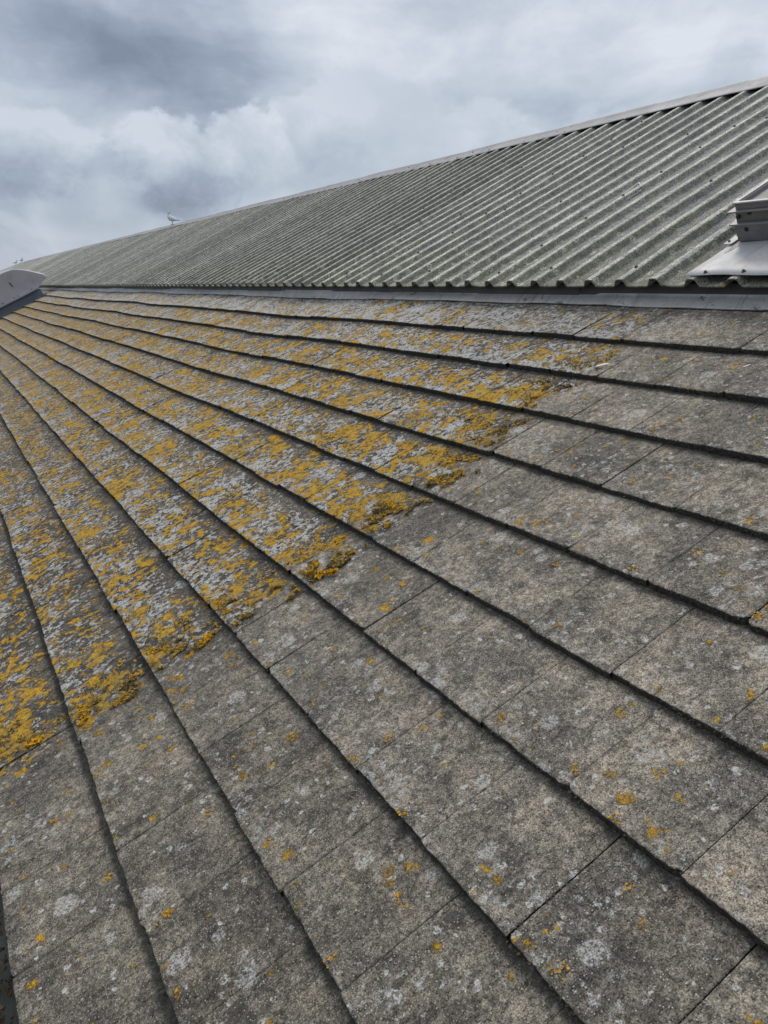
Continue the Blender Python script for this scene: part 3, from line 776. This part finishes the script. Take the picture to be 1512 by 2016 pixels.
wall = MB(); wall.hexa([(gx + .06, -2.9, -6.6), (XR + 3.6, -2.9, -6.6), (XR + 3.6, 44, -6.6), (gx + .06, 44, -6.6), (gx + .06, -2.9, gz - .1), (XR + 3.6, -2.9, gz - .1), (XR + 3.6, 44, gz - .1), (gx + .06, 44, gz - .1)])
o = wall.build('building_wall', M['brick']); tag(o, 'rendered outer wall under the tiled roof', 'wall')
# gutter debris
V, F = [], []; off = 0
for q in range(1500):
    y_ = random.uniform(.2, 3.2); x_ = gx - .045 + random.uniform(-.05, .05); z_ = gz - .085 + random.uniform(-.01, .022) + abs(x_ - gx + .045) * .5
    r_ = random.uniform(.004, .013); a_ = Vector((random.gauss(0, 1), random.gauss(0, 1), random.gauss(0, 1))).normalized(); b_ = a_.orthogonal().normalized()
    c_ = a_.cross(b_); p0 = Vector((x_, y_, z_))
    V += [p0 + b_ * r_, p0 + c_ * r_ * .6, p0 - b_ * r_ + a_ * r_ * .3, p0 - c_ * r_ * .6]; F.append((off, off + 1, off + 2, off + 3)); off += 4
me = bpy.data.meshes.new('gutter_moss'); me.from_pydata([tuple(v) for v in V], [], F)
mossm = simple('moss', (.075, .07, .035), (.10, .055, .03), .95, 0, 14, 120)
o = link('gutter_moss', me, mossm); tag(o, 'clumps of brown and green moss lying in the gutter', 'moss', kind='stuff')
mb = MB(); mb.tube([(gx - .13, .66, gz - .03), (gx - .06, .685, gz - .018), (gx + .0, .70, gz - .004), (gx + .03, .715, gz + .014)], [.002, .0024, .0022, .0012], 6)
o = mb.build('twig', M['twig'], None, True); tag(o, 'thin pale twig poking out from the gutter at bottom left', 'twig')

# ------------------------------------------------------------------ leafy lichen crust: real flakes along the edge of the lichen field
def lichen_mat():
    m, t, b, P = material('leafy_lichen')
    a = t.new('ShaderNodeAttribute', attribute_name='tone'); tn = a.outputs['Fac']
    r = t.new('ShaderNodeValToRGB'); t.put(r.inputs[0], tn); cr = r.color_ramp
    cr.elements[0].color = (.10, .075, .035, 1); cr.elements[1].color = (.75, .40, .015, 1)
    for p_, c_ in ((.25, (.24, .17, .06)), (.45, (.38, .30, .13)), (.62, (.42, .26, .03)), (.82, (.62, .34, .015))):
        e = cr.elements.new(p_); e.color = (*c_, 1)
    c = t.mix(t.step(t.noise(P, 260, 2, .6), .35, .6, .45, 0), r.outputs[0], (.10, .07, .02))
    t.put(b.inputs['Base Color'], c); b.inputs['Roughness'].default_value = .9
    b.inputs['Specular IOR Level'].default_value = .2
    return m
LM = lichen_mat()
V, F, TN = [], [], []; off = 0
def tile_surface(k, s_, Y):
    xk, zk = nose(k); n_ = float(wobble(np.array(Y), k * .15)) + .001
    return Vector((xk + s_ * cB - n_ * sB, Y, zk + s_ * sB + n_ * cB))
UN = Vector((-sB, 0, cB)); US = Vector((cB, 0, sB)); UY = Vector((0, 1, 0))
def flake(p, r_, tilt, tone, lift):
    """a small curled lobe, five sided with a raised frilled edge"""
    global off
    az = random.uniform(0, 2 * math.pi)
    ax = (US * math.cos(az) + UY * math.sin(az)); nn = (UN * math.cos(tilt) + ax * math.sin(tilt)).normalized()
    e1 = nn.orthogonal().normalized(); e2 = nn.cross(e1); c = p + UN * lift
    V.append(tuple(c)); n = 7
    for q in range(n):
        an = 2 * math.pi * q / n; rr_ = r_ * random.uniform(.6, 1.15)
        V.append(tuple(c + (e1 * math.cos(an) + e2 * math.sin(an)) * rr_ + nn * random.uniform(.05, .55) * r_))
    for q in range(n): F.append((off, off + 1 + q, off + 1 + (q + 1) % n))
    TN.extend([tone * .8] + [min(1, tone * random.uniform(.9, 1.2))] * n); off += n + 1
lrs = random.Random(5)
edge_jit = {}
for k in range(2, 12):
    base_y = {2: 2.87, 3: 2.93, 4: 2.87, 5: 2.81, 6: 2.83, 7: 2.80, 8: 2.88, 9: 2.95, 10: 2.96, 11: 3.05}[k]
    amount = {2: 150, 3: 300, 4: 480, 5: 600, 6: 850, 7: 1000, 8: 850, 9: 1050, 10: 700, 11: 500}[k]
    cnt = 0; tries = 0
    while cnt < amount and tries < amount * 12:
        tries += 1
        s_ = random.uniform(.02, G * .93); dy = abs(random.gauss(0, .13)) - .03 + .10 * mnoise.noise(Vector((s_ * 8, k * 3.3, 1.7)))
        Yv = base_y + dy - .02 * (s_ / G)
        cl = mnoise.noise(Vector((s_ * 9, Yv * 9, k * 2.7))) + .5 * mnoise.noise(Vector((s_ * 26, Yv * 26, k)))
        if cl < -.02 + dy * .8: continue
        if s_ > G * .8 and random.random() < .6: continue
        cnt += 1
        tone = min(1, max(0, .50 + .9 * mnoise.noise(Vector((s_ * 14, Yv * 14, k * 5.1))) + random.gauss(0, .2)))
        flake(tile_surface(k, s_, Yv), random.uniform(.0035, .0085), abs(random.gauss(.0, .6)), tone, random.uniform(.0, .009) * max(.2, 1 - dy * 5))
# scattered lobes over the field itself and a few outliers on the bare tiles
for q in range(15000):
    k = random.randint(2, 11); s_ = random.uniform(.015, G * .8); Yv = YC + abs(random.gauss(0, 1.6)) + .03
    cl = mnoise.noise(Vector((s_ * 12, Yv * 9, k * 1.9))) + .5 * mnoise.noise(Vector((s_ * 30, Yv * 30, k)))
    if cl < .22: continue
    flake(tile_surface(k, s_, Yv), random.uniform(.003, .007), abs(random.gauss(.0, .35)), min(1, random.uniform(.55, .95)), random.uniform(0, .002))
for q in range(130):
    k = random.randint(2, 11); s_ = random.choice([random.uniform(.01, .06), random.uniform(.02, G * .85)]); Yv = random.uniform(.2, YC - .1)
    tone = random.choice([.35, .45, .8, .85, .9])
    for _ in range(random.randint(5, 22)):
        flake(tile_surface(k, max(.006, s_ + random.gauss(0, .008)), Yv + random.gauss(0, .008)), random.uniform(.0018, .0045), abs(random.gauss(.0, .45)), min(1, tone + random.gauss(0, .08)), random.uniform(0, .003))
me = bpy.data.meshes.new('lichen'); me.from_pydata(V, [], F); a = me.attributes.new('tone', 'FLOAT', 'POINT'); a.data.foreach_set('value', TN)
o = link('lichen', me, LM, None, False); tag(o, 'crumbly yellow and brown lichen crust growing across the tiles', 'lichen', kind='stuff')
# dark moss along the laps and in the side joints of the nearer tiles
LV, LF, LT = V, F, TN
V, F, TN = [], [], []; off = 0
for k in range(1, 12):
    ph = .181 if k % 2 else .005
    for q in range(int(620 if k < 11 else 200)):
        Yv = .3 + 6.5 * random.random() ** 1.5
        if mnoise.noise(Vector((Yv * 7, k * 4.1, 0))) < -.05: continue
        p = tile_surface(k, random.uniform(-.003, .004), Yv) - UN * random.uniform(.0, .028)
        flake(p - US * random.uniform(0, .004), random.uniform(.0015, .0050), abs(random.gauss(.6, .6)), random.uniform(0, .35), 0)
    for q in range(320):
        j = random.randint(0, 14); Yv = ph + j * W + random.gauss(0, .0015); s_ = random.uniform(.004, G * .95)
        if mnoise.noise(Vector((s_ * 12, j * 3.7, k * 4.1))) < .05: continue
        flake(tile_surface(k, s_, Yv), random.uniform(.0015, .0040), abs(random.gauss(0, .4)), random.uniform(0, .6), -.0015)
me = bpy.data.meshes.new('moss'); me.from_pydata(V, [], F)
mm = simple('dark_moss', (.045, .044, .030), (.075, .068, .045), .95, 0, 60, 200)
o = link('moss', me, mm); tag(o, 'small dark moss tufts along the laps and joints of the tiles', 'moss', kind='stuff')
# the big curled rosette that stands proud of the crust
V, F, TN = [], [], []; off = 0
c0 = tile_surface(7, .075, 2.775)
for dyy, dss, rr0 in ((0, 0, .020), (-.028, .018, .013), (-.045, .036, .015), (.05, -.03, .011)):
    for q in range(26):
        flake(c0 + UY * (dyy + random.gauss(0, rr0 * .45)) + US * (dss + random.gauss(0, rr0 * .45)), random.uniform(.006, .012), abs(random.gauss(0, .7)), random.uniform(.82, 1), .008 + random.uniform(0, .012))
me = bpy.data.meshes.new('lichen_rosette'); me.from_pydata(V, [], F); a = me.attributes.new('tone', 'FLOAT', 'POINT'); a.data.foreach_set('value', TN)
o = link('lichen_rosette', me, LM, None, False); tag(o, 'raised curled bright orange lichen clump at the edge of the lichen patch', 'lichen clump')

# ------------------------------------------------------------------ small moulted feathers
def feather(label, p, dirv_, L=.07, up=.25):
    d = dirv_.normalized(); sde = d.cross(UN).normalized(); n = 8; v, f = [], []
    for i in range(n + 1):
        u = i / n; wd = .009 * math.sin(math.pi * min(1, u * .9 + .08)) * (L / .07)
        c = p + d * L * u + UN * (.004 + up * L * math.sin(u * 1.8) * .5)
        v += [tuple(c - sde * wd + UN * .003), tuple(c), tuple(c + sde * wd + UN * .003)]
    for i in range(n):
        for k_ in (0, 1): f.append((i * 3 + k_, i * 3 + k_ + 1, (i + 1) * 3 + k_ + 1, (i + 1) * 3 + k_))
    mb = MB(); mb.add(v, f); o = mb.build('feather', M['white'], None, True); q = o.modifiers.new('s', 'SOLIDIFY'); q.thickness = .0008
    tag(o, label, 'feather', 'white feathers stuck on the tiles'); return o
def hit(px, py, k):
    """point of course k seen at a pixel of the photograph"""
    d = ray(px, py); xk, zk = nose(k); nn = Vector((-sB, 0, cB)); P0 = Vector((xk, 0, zk))
    return d * (P0.dot(nn) / d.dot(nn))
feather('white feather lying beside the dark moss clump near the top of the tiles', hit(1172, 724, 2), Vector((.3, -1, .1)), .085, .3)
feather('tiny feather caught under a tile edge right of centre', hit(1228, 980, 5), Vector((.5, -1, .2)), .055, .5)
feather('white feather fragment at the right edge of the photo', hit(1506, 866, 3), Vector((.6, -1, .2)), .06, .2)

# ------------------------------------------------------------------ bird droppings
def sheet_n(y):
    u = (y - YR0 + PP / 2) % PP - PP / 2
    ys_ = [p[0] for p in prof]; hs_ = [p[1] for p in prof]
    return float(np.interp(u, ys_, hs_))
def on_sheet(px, py):
    d = ray(px, py); nn = Vector((-sG, 0, cG)); n_ = .02
    for _ in range(12):
        P0 = Vector((XE, 0, 0)) + nn * (n_ + .013); p = d * (P0.dot(nn) / d.dot(nn)); n_ = .5 * n_ + .5 * sheet_n(p.y)
    return p, nn
def ribbon(name, label, pts, nrm, width):
    v, f = [], []; m_ = len(pts)
    for i, p in enumerate(pts):
        d = (pts[min(i + 1, m_ - 1)] - pts[max(i - 1, 0)]).normalized(); sd_ = d.cross(nrm).normalized()
        wd = width * (.35 + .65 * math.sin(math.pi * (i + .6) / (m_ + .2))) * random.uniform(.7, 1.3)
        v += [tuple(p - sd_ * wd), tuple(p + nrm * .0012), tuple(p + sd_ * wd)]
    for i in range(m_ - 1):
        for k_ in (0, 1): f.append((i * 3 + k_, i * 3 + k_ + 1, (i + 1) * 3 + k_ + 1, (i + 1) * 3 + k_))
    mb = MB(); mb.add(v, f); o = mb.build(name, M['white'], None, True); q = o.modifiers.new('s', 'SOLIDIFY'); q.thickness = .001
    tag(o, label, 'bird dropping', 'bird droppings'); return o
path = [(1218, 386), (1235, 376), (1250, 364), (1257, 359), (1262, 365), (1262, 373), (1256, 379), (1243, 387), (1228, 396)]
dense = []
for a_, b_ in zip(path[:-1], path[1:]):
    for q in range(4): dense.append((a_[0] + (b_[0] - a_[0]) * q / 4, a_[1] + (b_[1] - a_[1]) * q / 4))
pp = [on_sheet(*q) for q in dense]
ribbon('bird_dropping', 'hook shaped white dropping on the ribs of the corrugated roof', [p[0] for p in pp], pp[0][1], .0045)
pts = [hit(1160 - 30 * q / 13 + random.uniform(-1.5, 1.5), 674 + 26 * q / 13 + random.uniform(-1, 1), 2) + UN * .001 for q in range(14)]
ribbon('bird_dropping', 'long white dropping streak on the tiles just below the topmost step', pts, UN, .0042)
pts = [hit(1478 - 16 * q / 5, 718 + 6 * q / 5, 2) + UN * .002 for q in range(6)]
ribbon('bird_dropping', 'short white dropping near the right edge, on the second tile course', pts, UN, .006)
